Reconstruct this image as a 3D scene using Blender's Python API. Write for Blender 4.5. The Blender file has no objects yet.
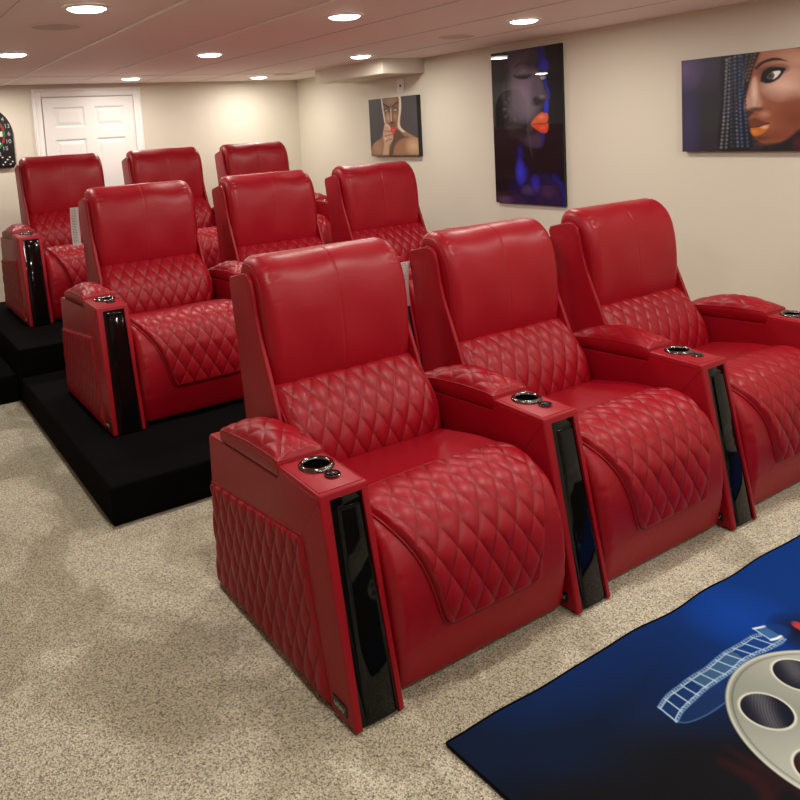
import bpy, bmesh, math, random
import numpy as np
from mathutils import Vector, Matrix
random.seed(3)
PI = math.pi
C = bpy.context.scene.collection
sc = bpy.context.scene

# ------------------------------------------------------------------ camera constants
CAM = np.array([-0.9428, -1.6075, 1.5432]); YAW, PIT, ROL = .55977, -.10961, -.05815
F = 791.91; UX, UY = -52.22, -183.62
XR, YB, HC = 3.257, 5.973, 2.10            # right wall, back wall, ceiling height
XL, YF = -2.45, -4.3
PITCH, AW = .8216, .1556

def cam_axes():
    f = np.array([math.sin(YAW)*math.cos(PIT), math.cos(YAW)*math.cos(PIT), math.sin(PIT)])
    r = np.cross(f, [0, 0, 1]); r /= np.linalg.norm(r); u = np.cross(r, f)
    return math.cos(ROL)*r + math.sin(ROL)*u, -math.sin(ROL)*r + math.cos(ROL)*u, f
CR, CU, CF = cam_axes()

# ------------------------------------------------------------------ materials
def new_mat(name):
    m = bpy.data.materials.new(name); m.use_nodes = True
    nt = m.node_tree; b = nt.nodes['Principled BSDF']
    return m, nt, b
def N(nt, t, **kw):
    n = nt.nodes.new(t)
    for k, v in kw.items():
        if k in n.inputs: n.inputs[k].default_value = v
        else: setattr(n, k, v)
    return n
def plain(name, col, rough=.5, metal=0., spec=.5, coat=0.):
    m, nt, b = new_mat(name)
    b.inputs['Base Color'].default_value = (*col, 1); b.inputs['Roughness'].default_value = rough
    b.inputs['Metallic'].default_value = metal; b.inputs['Specular IOR Level'].default_value = spec
    b.inputs['Coat Weight'].default_value = coat; b.inputs['Coat Roughness'].default_value = .08
    # faint surface irregularity
    tc = N(nt, 'ShaderNodeTexCoord'); n = N(nt, 'ShaderNodeTexNoise', Scale=60., Detail=3.)
    bp = N(nt, 'ShaderNodeBump', Strength=.03, Distance=.002)
    nt.links.new(tc.outputs['Object'], n.inputs['Vector']); nt.links.new(n.outputs['Fac'], bp.inputs['Height'])
    nt.links.new(bp.outputs['Normal'], b.inputs['Normal'])
    return m
def emit(name, col, s):
    m, nt, b = new_mat(name)
    b.inputs['Base Color'].default_value = (.9, .9, .9, 1)
    b.inputs['Emission Color'].default_value = (*col, 1); b.inputs['Emission Strength'].default_value = s
    return m
def leather(name, col, rough=.43):
    m, nt, b = new_mat(name)
    tc = N(nt, 'ShaderNodeTexCoord')
    big = N(nt, 'ShaderNodeTexNoise', Scale=5., Detail=2.)
    ramp = N(nt, 'ShaderNodeMix', data_type='RGBA')
    ramp.inputs[6].default_value = (col[0]*.92, col[1]*.9, col[2]*.9, 1); ramp.inputs[7].default_value = (col[0]*1.08, col[1]*1.1, col[2]*1.1, 1)
    vor = N(nt, 'ShaderNodeTexVoronoi', Scale=420.); vor.feature = 'SMOOTH_F1'
    fine = N(nt, 'ShaderNodeTexNoise', Scale=38., Detail=4., Roughness=.55)
    b1 = N(nt, 'ShaderNodeBump', Strength=.22, Distance=.0006); b2 = N(nt, 'ShaderNodeBump', Strength=.22, Distance=.004)
    L = nt.links.new
    for n in (big, vor, fine): L(tc.outputs['Object'], n.inputs['Vector'])
    at = N(nt, 'ShaderNodeAttribute', attribute_name='thread'); mt = N(nt, 'ShaderNodeMath', operation='MULTIPLY'); mt.inputs[1].default_value = .55
    tm = N(nt, 'ShaderNodeMix', data_type='RGBA'); tm.inputs[7].default_value = (.06, .001, .002, 1)
    L(big.outputs['Fac'], ramp.inputs[0]); L(ramp.outputs[2], tm.inputs[6]); L(at.outputs['Fac'], mt.inputs[0]); L(mt.outputs[0], tm.inputs[0]); L(tm.outputs[2], b.inputs['Base Color'])
    L(vor.outputs['Distance'], b1.inputs['Height']); L(fine.outputs['Fac'], b2.inputs['Height'])
    L(b2.outputs['Normal'], b1.inputs['Normal']); L(b1.outputs['Normal'], b.inputs['Normal'])
    b.inputs['Roughness'].default_value = rough; b.inputs['Specular IOR Level'].default_value = .30
    b.inputs['Coat Weight'].default_value = .06; b.inputs['Coat Roughness'].default_value = .3
    return m
def wallpaint(name, col):
    m, nt, b = new_mat(name)
    tc = N(nt, 'ShaderNodeTexCoord'); n = N(nt, 'ShaderNodeTexNoise', Scale=160., Detail=3.)
    bp = N(nt, 'ShaderNodeBump', Strength=.12, Distance=.001)
    L = nt.links.new
    L(tc.outputs['Object'], n.inputs['Vector']); L(n.outputs['Fac'], bp.inputs['Height']); L(bp.outputs['Normal'], b.inputs['Normal'])
    b.inputs['Base Color'].default_value = (*col, 1); b.inputs['Roughness'].default_value = .62; b.inputs['Specular IOR Level'].default_value = .3
    return m
def carpet(name):
    m, nt, b = new_mat(name); L = nt.links.new
    tc = N(nt, 'ShaderNodeTexCoord')
    v = N(nt, 'ShaderNodeTexVoronoi', Scale=230.); v2 = N(nt, 'ShaderNodeTexNoise', Scale=165., Detail=3., Roughness=.75)
    mid = N(nt, 'ShaderNodeTexNoise', Scale=24., Detail=4., Roughness=.7)
    warp = N(nt, 'ShaderNodeTexNoise', Scale=1.5, Detail=5., Roughness=.55, Distortion=.9)
    for n in (v, v2, mid, warp): L(tc.outputs['Object'], n.inputs['Vector'])
    r = N(nt, 'ShaderNodeValToRGB'); e = r.color_ramp.elements
    e[0].position = .30; e[0].color = (.20, .165, .11, 1); e[1].position = .68; e[1].color = (1., .94, .74, 1)
    k = e.new(.5); k.color = (.74, .675, .52, 1)
    sp = N(nt, 'ShaderNodeSeparateColor'); L(v.outputs['Color'], sp.inputs[0])
    fm = N(nt, 'ShaderNodeMix'); fm.inputs[0].default_value = .30; L(v2.outputs['Fac'], fm.inputs[2]); L(sp.outputs[0], fm.inputs[3])
    L(fm.outputs[0], r.inputs['Fac'])
    # pile brushed one way or the other
    pr = N(nt, 'ShaderNodeValToRGB'); q = pr.color_ramp.elements
    q[0].position = .46; q[0].color = (.72, .71, .66, 1); q[1].position = .54; q[1].color = (1, 1, 1, 1)
    L(warp.outputs['Fac'], pr.inputs['Fac'])
    mul = N(nt, 'ShaderNodeMix', data_type='RGBA', blend_type='MULTIPLY'); mul.inputs[0].default_value = 1
    L(r.outputs['Color'], mul.inputs[6]); L(pr.outputs['Color'], mul.inputs[7])
    mm = N(nt, 'ShaderNodeMix', data_type='RGBA', blend_type='MULTIPLY'); mm.inputs[0].default_value = .12
    L(mul.outputs[2], mm.inputs[6]); L(mid.outputs['Fac'], mm.inputs[7]); L(mm.outputs[2], b.inputs['Base Color'])
    add = N(nt, 'ShaderNodeMath', operation='ADD'); L(v.outputs['Distance'], add.inputs[0]); L(v2.outputs['Fac'], add.inputs[1])
    bp = N(nt, 'ShaderNodeBump', Strength=.7, Distance=.008); L(add.outputs[0], bp.inputs['Height']); L(bp.outputs['Normal'], b.inputs['Normal'])
    b.inputs['Roughness'].default_value = .95; b.inputs['Specular IOR Level'].default_value = .1
    b.inputs['Sheen Weight'].default_value = .15
    return m
def black_carpet(name):
    m, nt, b = new_mat(name); L = nt.links.new
    tc = N(nt, 'ShaderNodeTexCoord'); n = N(nt, 'ShaderNodeTexNoise', Scale=220., Detail=3., Roughness=.8)
    r = N(nt, 'ShaderNodeValToRGB'); e = r.color_ramp.elements
    e[0].position = .3; e[0].color = (.0012, .0012, .0012, 1); e[1].position = .75; e[1].color = (.007, .007, .0065, 1)
    L(tc.outputs['Object'], n.inputs['Vector']); L(n.outputs['Fac'], r.inputs['Fac']); L(r.outputs['Color'], b.inputs['Base Color'])
    bp = N(nt, 'ShaderNodeBump', Strength=.5, Distance=.004); L(n.outputs['Fac'], bp.inputs['Height']); L(bp.outputs['Normal'], b.inputs['Normal'])
    b.inputs['Roughness'].default_value = .95; b.inputs['Specular IOR Level'].default_value = .05
    return m
def printed(name, rough=.5, coat=0., spec=.4, weave=0.):
    m, nt, b = new_mat(name); L = nt.links.new
    a = N(nt, 'ShaderNodeVertexColor'); a.layer_name = 'print'
    L(a.outputs['Color'], b.inputs['Base Color'])
    tc = N(nt, 'ShaderNodeTexCoord'); n = N(nt, 'ShaderNodeTexNoise', Scale=300., Detail=2.)
    bp = N(nt, 'ShaderNodeBump', Strength=weave, Distance=.002)
    L(tc.outputs['Object'], n.inputs['Vector']); L(n.outputs['Fac'], bp.inputs['Height']); L(bp.outputs['Normal'], b.inputs['Normal'])
    b.inputs['Roughness'].default_value = rough; b.inputs['Specular IOR Level'].default_value = spec
    b.inputs['Coat Weight'].default_value = coat; b.inputs['Coat Roughness'].default_value = .02
    return m

RED = (.305, .0012, .0095)
M = dict(
    red=leather('red leather', RED), seam=leather('red piping', (.27, .003, .009), .45),
    gloss=plain('gloss black lacquer', (.003, .003, .003), .05, 0, .30, 0.), chrome=plain('smoked chrome', (.16, .15, .15), .12, 1.),
    cup=plain('cup liner', (.006, .006, .006), .22), plate=plain('dark badge metal', (.03, .03, .025), .3, .6),
    silver=plain('silver lettering', (.55, .55, .52), .3, .8), paper=plain('white label paper', (.78, .77, .75), .7),
    ink=plain('label ink', (.08, .08, .08), .7), wall=wallpaint('cream wall paint', (.71, .665, .56)), dark=wallpaint('dark screen wall paint', (.03, .028, .027)),
    ceil=wallpaint('ceiling tile', (.88, .77, .75)), grid=plain('tile edge painted lit', (.95, .94, .90), .4), gridd=plain('tile joint', (.55, .47, .43), .6),  # tile edge is near-white to paint in the light it catches
    white=plain('white door paint', (.84, .83, .80), .38), carpet=carpet('beige carpet'), black=black_carpet('black riser carpet'),
    trim=plain('white plastic', (.85, .84, .81), .45), lens=emit('frosted lens lit', (1., .93, .83), 14.),
    shell=plain('black backing fabric', (.006, .006, .006), .8), plastic=plain('black dartboard plastic', (.012, .012, .013), .3),
    dred=plain('dartboard red', (.35, .015, .012), .5), dgreen=plain('dartboard green', (.01, .16, .06), .5), dcream=plain('dartboard cream', (.62, .56, .42), .5),
    binding=plain('rug binding', (.003, .003, .004), .9, 0, .08), canvas_side=plain('canvas edge', (.012, .012, .013), .6),
    acryl=printed('glossy printed panel', .5, .75, .1), canvas=printed('printed canvas', .5, .12, .35, .1), rug=printed('printed rug', .85, 0., .12, .25),
    digit=plain('dim white digits', (.42, .42, .42), .5), brass=plain('brushed nickel', (.55, .53, .48), .3, 1.), screen=plain('dartboard display', (.02, .03, .035), .12),
    grille=plain('speaker grille', (.56, .49, .45), .6),
)

# ------------------------------------------------------------------ mesh helpers
def link(name, me, parent=None, mat=None, smooth=True, loc=None):
    o = bpy.data.objects.new(name, me); C.objects.link(o)
    if mat is not None:
        for m in (mat if isinstance(mat, (list, tuple)) else [mat]): me.materials.append(m)
    if smooth:
        me.polygons.foreach_set('use_smooth', [True]*len(me.polygons))
    if parent: o.parent = parent
    if loc: o.location = loc
    return o
def mesh(verts, faces, mats=None):
    me = bpy.data.meshes.new('m'); me.from_pydata([tuple(map(float, v)) for v in verts], [], faces)
    if mats is not None: me.polygons.foreach_set('material_index', mats)
    me.update(); return me
def bake(o, mods):
    """apply modifiers given as list of (type, dict)"""
    for t, d in mods:
        m = o.modifiers.new(t, t)
        for k, v in d.items(): setattr(m, k, v)
    dg = bpy.context.evaluated_depsgraph_get(); dg.update()
    me = bpy.data.meshes.new_from_object(o.evaluated_get(dg))
    o.modifiers.clear(); o.data = me
    return o
def sharp(o, deg=40):
    bm = bmesh.new(); bm.from_mesh(o.data)
    for e in bm.edges:
        e.smooth = not (len(e.link_faces) == 2 and e.calc_face_angle(0) > math.radians(deg))
    bm.to_mesh(o.data); bm.free()
def prism_bm(prof, x0, x1, bm=None):
    bm = bm or bmesh.new()
    a = [bm.verts.new((x0, y, z)) for y, z in prof]; b = [bm.verts.new((x1, y, z)) for y, z in prof]
    bm.faces.new(a); bm.faces.new(b[::-1]); n = len(prof)
    for i in range(n): bm.faces.new((a[i], b[i], b[(i+1) % n], a[(i+1) % n]))
    bmesh.ops.recalc_face_normals(bm, faces=bm.faces)
    return bm
def box_bm(lo, hi, bm=None):
    return prism_bm([(lo[1], lo[2]), (hi[1], lo[2]), (hi[1], hi[2]), (lo[1], hi[2])], lo[0], hi[0], bm)
def from_bm(name, bm, mat, parent=None, bevel=0, seg=3, smooth=True, angle=.6):
    bmesh.ops.recalc_face_normals(bm, faces=bm.faces)
    me = bpy.data.meshes.new(name); bm.to_mesh(me); bm.free()
    o = link(name, me, parent, mat, False)
    if bevel: bake(o, [('BEVEL', dict(width=bevel, segments=seg, limit_method='ANGLE', angle_limit=angle))])
    if smooth:
        o.data.polygons.foreach_set('use_smooth', [True]*len(o.data.polygons)); sharp(o, 50)
    return o
def box(name, lo, hi, mat, parent=None, bevel=0):
    return from_bm(name, box_bm(lo, hi), mat, parent, bevel)
def catmull(P, n, closed=False):
    P = np.array(P, float); m = len(P)
    if closed: Q = np.vstack([P[-1], P, P[0], P[1]]); segs = m
    else: Q = np.vstack([2*P[0]-P[1], P, 2*P[-1]-P[-2]]); segs = m-1
    out = []
    for i in range(segs):
        p0, p1, p2, p3 = Q[i:i+4]
        for t in np.linspace(0, 1, 24, endpoint=False):
            out.append(.5*((2*p1)+(-p0+p2)*t+(2*p0-5*p1+4*p2-p3)*t*t+(-p0+3*p1-3*p2+p3)*t**3))
    if not closed: out.append(P[-1])
    out = np.array(out)
    if closed: out = np.vstack([out, out[0]])
    d = np.r_[0, np.cumsum(np.linalg.norm(np.diff(out, axis=0), axis=1))]
    s = np.linspace(0, d[-1], n+1 if closed else n)
    r = np.stack([np.interp(s, d, out[:, k]) for k in range(P.shape[1])], 1)
    return (r[:-1] if closed else r), s[:len(r)] if not closed else s[:-1]
def quilt(a, b):
    s1 = np.abs(np.sin(PI*(a+b))); s2 = np.abs(np.sin(PI*(a-b)))
    return np.power(s1*s2, .36)
def thread(a, b):
    return np.exp(-(np.minimum(np.abs(np.sin(PI*(a+b))), np.abs(np.sin(PI*(a-b))))/.11)**2)
def set_thread(o, T):
    at = o.data.attributes.new('thread', 'FLOAT', 'POINT'); v = np.zeros(len(o.data.vertices)); T = T.ravel(); v[:len(T)] = T
    at.data.foreach_set('value', v)
def sstep(x, a, b):
    t = np.clip((x-a)/(b-a), 0, 1); return t*t*(3-2*t)
def grid_faces(nu, nv, wrap_v=False, off=0):
    f = []
    for i in range(nu-1):
        for j in range(nv if wrap_v else nv-1):
            j2 = (j+1) % nv
            f.append((off+i*nv+j, off+(i+1)*nv+j, off+(i+1)*nv+j2, off+i*nv+j2))
    return f
def tube(path, r, n=8, closed=False):
    P = [Vector(p) for p in path]; V = []; m = len(P)
    prev = None
    for i, p in enumerate(P):
        if closed: t = (P[(i+1) % m]-P[i-1])
        else: t = P[min(i+1, m-1)]-P[max(i-1, 0)]
        t.normalize()
        if prev is None:
            u = t.cross(Vector((0, 0, 1)));
            if u.length < .1: u = t.cross(Vector((1, 0, 0)))
        else: u = prev - t*prev.dot(t)
        u.normalize(); prev = u; w = t.cross(u)
        for k in range(n):
            a = 2*PI*k/n; V.append(p + (u*math.cos(a)+w*math.sin(a))*r)
    Fc = grid_faces(m, n, True)
    if closed:
        for j in range(n): Fc.append(((m-1)*n+j, j, (j+1) % n, (m-1)*n+(j+1) % n))
    else:
        Fc.append(tuple(range(n))); Fc.append(tuple(range((m-1)*n, m*n))[::-1])
    return V, Fc
def join(parts):
    """parts: list of (verts, faces[, matindex])"""
    V, Fc, Mi = [], [], []
    for p in parts:
        o = len(V); V += [tuple(map(float, v)) for v in p[0]]; Fc += [tuple(i+o for i in f) for f in p[1]]; Mi += [p[2] if len(p) > 2 else 0]*len(p[1])
    return mesh(V, Fc, Mi)
def lathe(prof, n=40):
    V = []; 
    for r, z in prof:
        for k in range(n):
            a = 2*PI*k/n; V.append((r*math.cos(a), r*math.sin(a), z))
    Fc = grid_faces(len(prof), n, True)
    if prof[0][0] > 1e-5: pass
    return V, Fc
def fix_normals(o):
    bm = bmesh.new(); bm.from_mesh(o.data); bmesh.ops.recalc_face_normals(bm, faces=bm.faces); bm.to_mesh(o.data); bm.free()

# cushion: closed YZ loop swept along X with rounded ends
def cushion(loop, nloop, x0, x1, r, nx, dense=None, disp=None, rexp=1.0):
    L, s = catmull(loop, nloop, True)
    if dense is not None: pass
    T = np.roll(L, -1, 0)-np.roll(L, 1, 0); T /= np.linalg.norm(T, axis=1)[:, None]
    area = .5*np.sum(L[:, 0]*np.roll(L[:, 1], -1)-np.roll(L[:, 0], -1)*L[:, 1])
    Nn = np.stack([T[:, 1], -T[:, 0]], 1)*(1 if area > 0 else -1)       # outward
    ph = np.linspace(0, PI/2, 9)
    xs = [x0+r*(1-math.sin(PI/2-p)) if False else x0+r*(1-math.cos(p)) for p in ph]; ins = [r*(1-math.sin(p)) for p in ph]
    mid = np.linspace(xs[-1], 2*((x0+x1)/2)-xs[-1], nx)[1:-1]
    X = np.r_[xs, mid, [x0+x1-x for x in xs[::-1]]]; I = np.r_[ins, np.zeros(len(mid)), ins[::-1]]
    V = np.zeros((len(X), nloop, 3))
    V[:, :, 0] = X[:, None]
    V[:, :, 1] = L[None, :, 0]-Nn[None, :, 0]*I[:, None]; V[:, :, 2] = L[None, :, 1]-Nn[None, :, 1]*I[:, None]
    if disp is not None:
        D = disp(X[:, None]+0*s[None, :], s[None, :]+0*X[:, None], L[None, :, 0]+0*X[:, None], L[None, :, 1]+0*X[:, None])
        V[:, :, 1] += Nn[None, :, 0]*D; V[:, :, 2] += Nn[None, :, 1]*D
    Fc = grid_faces(len(X), nloop, True)
    Vl = V.reshape(-1, 3).tolist()
    Fc.append(tuple(range(nloop))[::-1]); o = (len(X)-1)*nloop; Fc.append(tuple(range(o, o+nloop)))
    return Vl, Fc
def shrink_loop(path_loop, amt): pass

# ------------------------------------------------------------------ recliner (local: x right, y back, z up, origin = arm's front left foot)
XC = (AW+PITCH)/2            # seat centre
def tri(name): return name

def arm_body():
    prof = [(0, .004), (.124, .600), (.352, .606), (.360, .566), (.862, .543), (.872, .532), (.884, .004)]
    w = AW; bm = bmesh.new()
    a = [bm.verts.new((0, y, z)) for y, z in prof]; b = [bm.verts.new((w, y, z)) for y, z in prof]; n = len(prof)
    bm.faces.new(a); bm.faces.new(b[::-1])
    for i in range(n): bm.faces.new((a[i], b[i], b[(i+1) % n], a[(i+1) % n]))
    o = from_bm('armrest', bm, M['red'], None, .012, 4, False, .5)
    fr = lambda x, t, d=0: (x, .124*t+d*.979, .004+.596*t-d*.2)
    cb = bmesh.new(); q = [(.0190, -.10), (w-.0165, -.10), (w-.0225, .965), (.0320, .965)]
    r1 = [cb.verts.new(fr(x, t, -.03)) for x, t in q]; r2 = [cb.verts.new(fr(x, t, .017)) for x, t in q]
    cb.faces.new(r1); cb.faces.new(r2[::-1])
    for k in range(4): cb.faces.new((r1[k], r2[k], r2[(k+1) % 4], r1[(k+1) % 4]))
    V, Fc = lathe([(0, .53), (.0435, .53), (.0435, .66), (0, .66)], 40)
    c1 = from_bm('cutter', cb, None, None, 0, 2, False)
    c2 = link('cutter', mesh([(x+.0885, y+.283, z) for x, y, z in V], Fc), None, None, False)
    bm = bmesh.new(); bm.from_mesh(c2.data); bmesh.ops.remove_doubles(bm, verts=bm.verts, dist=1e-5); bmesh.ops.recalc_face_normals(bm, faces=bm.faces); bm.to_mesh(c2.data); bm.free()
    bake(o, [('BOOLEAN', dict(object=c1, operation='DIFFERENCE', solver='EXACT'))]); bake(o, [('BOOLEAN', dict(object=c2, operation='DIFFERENCE', solver='EXACT'))])
    bpy.data.objects.remove(c1); bpy.data.objects.remove(c2)
    o.data.polygons.foreach_set('use_smooth', [True]*len(o.data.polygons)); sharp(o, 48)
    if not o.data.materials: o.data.materials.append(M['red'])
    # stitched seams on the sides and the deck rim
    parts = []
    me = o.data
    bm = bmesh.new(); bm.from_mesh(me)
    for xs_ in (-.0002, w+.0002):
        for path in ([(xs_, .118, .592), (xs_, .242, .44)], [(xs_, .128, .586), (xs_, .355, .592)]):
            Vt, Ft = tube([tuple(np.array(path[0])*(1-t)+np.array(path[1])*t) for t in np.linspace(0, 1, 8)], .0012, 6)
            vs = [bm.verts.new(v) for v in Vt]
            for f in Ft: bm.faces.new([vs[i] for i in f]).smooth = True
    for xx in (.0085, w-.0085):
        Vt, Ft = tube([(xx, y, .6006+(y-.124)*.0263) for y in np.linspace(.132, .348, 10)], .001, 6)
        vs = [bm.verts.new(v) for v in Vt]
        for f in Ft: bm.faces.new([vs[i] for i in f]).smooth = True
    Vt, Ft = tube([(x, .1325, .6008) for x in np.linspace(.0085, w-.0085, 10)], .001, 6)
    vs = [bm.verts.new(v) for v in Vt]
    for f in Ft: bm.faces.new([vs[i] for i in f]).smooth = True
    bm.to_mesh(me); bm.free()
    return o
def gloss_panel(parent):
    fr = lambda x, t, d: (x, .124*t+d*.979, .004+.596*t-d*.2)
    bm = bmesh.new(); w = AW
    rings = [([(.0198, .010), (w-.0173, .010), (w-.0232, .962), (.0328, .962)], .0165),
             ([(.0198, .010), (w-.0173, .010), (w-.0232, .962), (.0328, .962)], .0075),
             ([(.043, .010), (w-.025, .010), (w-.030, .915), (.060, .915)], .0105),
             ([(.047, .010), (w-.028, .010), (w-.033, .903), (.064, .903)], .0040)]
    R = [[bm.verts.new(fr(x, t, d)) for x, t in q] for q, d in rings]
    for A, B in zip(R, R[1:]):
        for k in range(4):
            j = (k+1) % 4; bm.faces.new((A[k], A[j], B[j], B[k]))
    bm.faces.new(R[-1]); bm.faces.new(R[0][::-1])
    return from_bm('gloss_panel', bm, M['gloss'], parent, .0008, 2, True)
def arm_pad(parent):
    x0, x1, y0, y1 = .0015, AW-.0015, .353, .778
    nx, ny = 44, 120
    xs = np.linspace(0, 1, nx); ys = np.linspace(0, 1, ny)
    S, Tt = np.meshgrid(xs, ys, indexing='ij')
    rim = .617-.034*Tt+.012*np.sin(PI*Tt)
    gy = np.power(np.clip(np.sin(PI*np.clip(Tt, 0, 1)**.85), 0, 1), .75)
    fx = 1-np.abs(2*S-1)**2.3
    X = x0+(x1-x0)*S; Y = y0+(y1-y0)*Tt
    edge = sstep(np.minimum(X-x0, x1-X), 0, .012)*sstep(np.minimum(Y-y0, y1-Y), 0, .014)
    pf = quilt((X-(x0+x1)/2)/.066, (Y-y0)/.108)
    Z = rim+.040*fx*gy+.0065*pf*edge-.004*(1-sstep(np.minimum(Y-y0, y1-Y), 0, .012))
    # plan corners pulled in
    cx_, cy_ = (x0+x1)/2, (y0+y1)/2
    rr = .022
    dx = np.maximum(np.abs(X-cx_)-((x1-x0)/2-rr), 0); dy = np.maximum(np.abs(Y-cy_)-((y1-y0)/2-rr), 0)
    d = np.hypot(dx, dy); k = np.where(d > 1e-6, np.minimum(1, rr/np.maximum(d, 1e-6)), 1)
    back = Y > cy_
    X2 = np.where((dx > 0) & back, np.sign(X-cx_)*((x1-x0)/2-rr+dx*k)+cx_, X); Y2 = np.where((dy > 0) & back, np.sign(Y-cy_)*((y1-y0)/2-rr+dy*k)+cy_, Y)
    V = np.stack([X2, Y2, Z], 2).reshape(-1, 3).tolist(); Fc = [f[::-1] for f in grid_faces(nx, ny)]
    Fc = grid_faces(nx, ny)
    ring = [(i, 0) for i in range(nx)]+[(nx-1, j) for j in range(1, ny)]+[(i, ny-1) for i in range(nx-2, -1, -1)]+[(0, j) for j in range(ny-2, 0, -1)]
    top = [i*ny+j for i, j in ring]; prev = top
    def low(p, f, inset):
        y = p[1]; zb = .5685-(y-.36)*.0458
        return (cx_+(p[0]-cx_)*(1-inset), cy_+(p[1]-cy_)*(1-inset*.35), p[2]*(1-f)+(zb)*f)
    pipe = [V[i] for i in top]
    for f, ins in ((.08, -.03), (.5, -.035), (.92, -.02), (1., .03)):
        cur = []
        for i in top: cur.append(len(V)); V.append(low(V[i], f, ins))
        n = len(top)
        for k in range(n): Fc.append((prev[k], cur[k], cur[(k+1) % n], prev[(k+1) % n]))
        prev = cur
    Fc.append(tuple(prev))
    tb = tube([(p[0], p[1], p[2]+.0005) for p in pipe], .0022, 6, True)
    o = link('armrest_pad', join([(V, Fc), (tb[0], tb[1], 1)]), parent, [M['red'], M['seam']])
    fix_normals(o); sharp(o, 60); set_thread(o, thread((X-(x0+x1)/2)/.066, (Y-y0)/.108)*edge)
    return o
def side_quilt(parent):
    # panel on the outer side: four corners in (y, z)
    A, B, Cc, D = (.122, .012), (.874, .012), (.872, .372), (.228, .447)     # front-bottom, back-bottom, back-top, front-top
    nu, nv = 150, 110
    u, v = np.meshgrid(np.linspace(0, 1, nu), np.linspace(0, 1, nv), indexing='ij')
    Y = (A[0]*(1-u)+B[0]*u)*(1-v)+(D[0]*(1-u)+Cc[0]*u)*v; Z = (A[1]*(1-u)+B[1]*u)*(1-v)+(D[1]*(1-u)+Cc[1]*u)*v
    eu = np.minimum(u, 1-u)*.68; ev = np.minimum(v, 1-v)*.38
    e = sstep(eu, 0, .012)*sstep(ev, 0, .012)
    X = .001-e*(.003+.0125*quilt((Y-.87)/.064, (Z+.02)/.160))
    V = np.stack([X, Y, Z], 2).reshape(-1, 3).tolist(); Fc = grid_faces(nu, nv)
    loop = [tuple(np.array(p)) for p in (A, B, Cc, D)]
    path = []
    for i in range(4):
        p, q = np.array(loop[i]), np.array(loop[(i+1) % 4])
        for t in np.linspace(0, 1, 20, endpoint=False): r = p*(1-t)+q*t; path.append((-.0005, r[0], r[1]))
    tb = tube(path, .0022, 6, True)
    o = link('quilted_side_panel', join([(V, Fc), (tb[0], tb[1], 1)]), parent, [M['red'], M['seam']]); fix_normals(o); set_thread(o, thread((Y-.87)/.064, (Z+.02)/.160)*e); return o
def cup_holder(parent):
    pr = [(.0, -.066), (.033, -.066), (.0355, -.060), (.0365, -.006), (.0355, .0), (.0365, .005), (.0405, .0085), (.0465, .0085), (.0505, .0055), (.0525, .0), (.0525, -.002)]
    V, Fc = lathe(pr, 56)
    mi = [1 if f[0]//56 < 3 else 0 for f in Fc]
    me = mesh(V, Fc, mi)
    o = link('cup_holder', me, parent, [M['chrome'], M['cup']], True, (.0885, .283, .6045)); return o
def arm_knob(parent):
    parts = [lathe([(.0235, -.001), (.0235, .0035), (.021, .006), (.0195, .006), (.0185, .0035), (.0005, .0035)], 36)+(0,), lathe([(.0155, .003), (.0155, .0075), (.0135, .009), (.0005, .0092)], 30)+(1,)]
    for k in range(10):
        a = 2*PI*k/10
        V, Fc = tube([(.0172*math.cos(a), .0172*math.sin(a), .0035), (.0172*math.cos(a), .0172*math.sin(a), .006)], .0014, 6); parts.append((V, Fc, 0))
    o = link('control_knob', join(parts), parent, [M['chrome'], M['cup']], True, (.094, .2035, .6025)); sharp(o, 40); return o
def badge(parent):
    bm = box_bm((-.0035, .040, .026), (.001, .108, .058)); o = from_bm('maker_badge', bm, [M['plate'], M['silver']], parent, .0012, 2, False)
    # script strokes
    pts = [(.098, .047), (.092, .035), (.088, .046), (.084, .036), (.079, .05), (.073, .034), (.069, .047), (.064, .036), (.060, .047), (.054, .034), (.048, .05)]
    path, _ = catmull([(-.0042, y, z) for y, z in pts], 50)
    V, Fc = tube([tuple(p) for p in path], .0011, 5)
    bm = bmesh.new(); bm.from_mesh(o.data); vs = [bm.verts.new(v) for v in V]
    for f in Fc: fc = bm.faces.new([vs[i] for i in f]); fc.material_index = 1
    bm.to_mesh(o.data); bm.free(); return o

SEAT = [(.66, .40), (.60, .438), (.50, .458), (.40, .474), (.30, .480), (.21, .478), (.142, .464), (.092, .432), (.055, .378), (.032, .31), (.023, .24), (.024, .15), (.034, .08), (.050, .022), (.08, .012), (.20, .012), (.50, .012), (.70, .012), (.76, .06), (.76, .30), (.72, .37)]
def seat(parent):
    def disp(X, s, Y, Z):
        dl = np.minimum(X-(AW+.006), (PITCH-.006)-X)
        front = sstep(-Y, -.16, -.08)*sstep(Z, .06, .14)
        g = np.exp(-((dl-.022)/.018)**2)*front
        d = .0022*g*np.sin(s*380+5*np.sin(s*60))*(.6+.4*np.sin(s*45))
        # sit dip and soft fullness
        d = d+.006*np.exp(-((X-XC)/.22)**2)*sstep(Z, .30, .36)*sstep(-Y, -.60, -.1)
        return d
    V, Fc = cushion(SEAT, 230, AW+.004, PITCH-.004, .038, 70, disp=disp)
    parts = [(V, Fc)]
    for sx in (-1, 1):      # seam from the flap corner down to the side
        path = [(XC+sx*(.165+.10*t), .0235+.010*t*t, .175-.085*t+.01*math.sin(PI*t)) for t in np.linspace(0, 1, 12)]
        a = tube(path, .0016, 6); parts.append((a[0], a[1], 1))
    o = link('seat', join(parts), parent, [M['red'], M['seam']]); fix_normals(o); sharp(o, 70)
    return o
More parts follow.
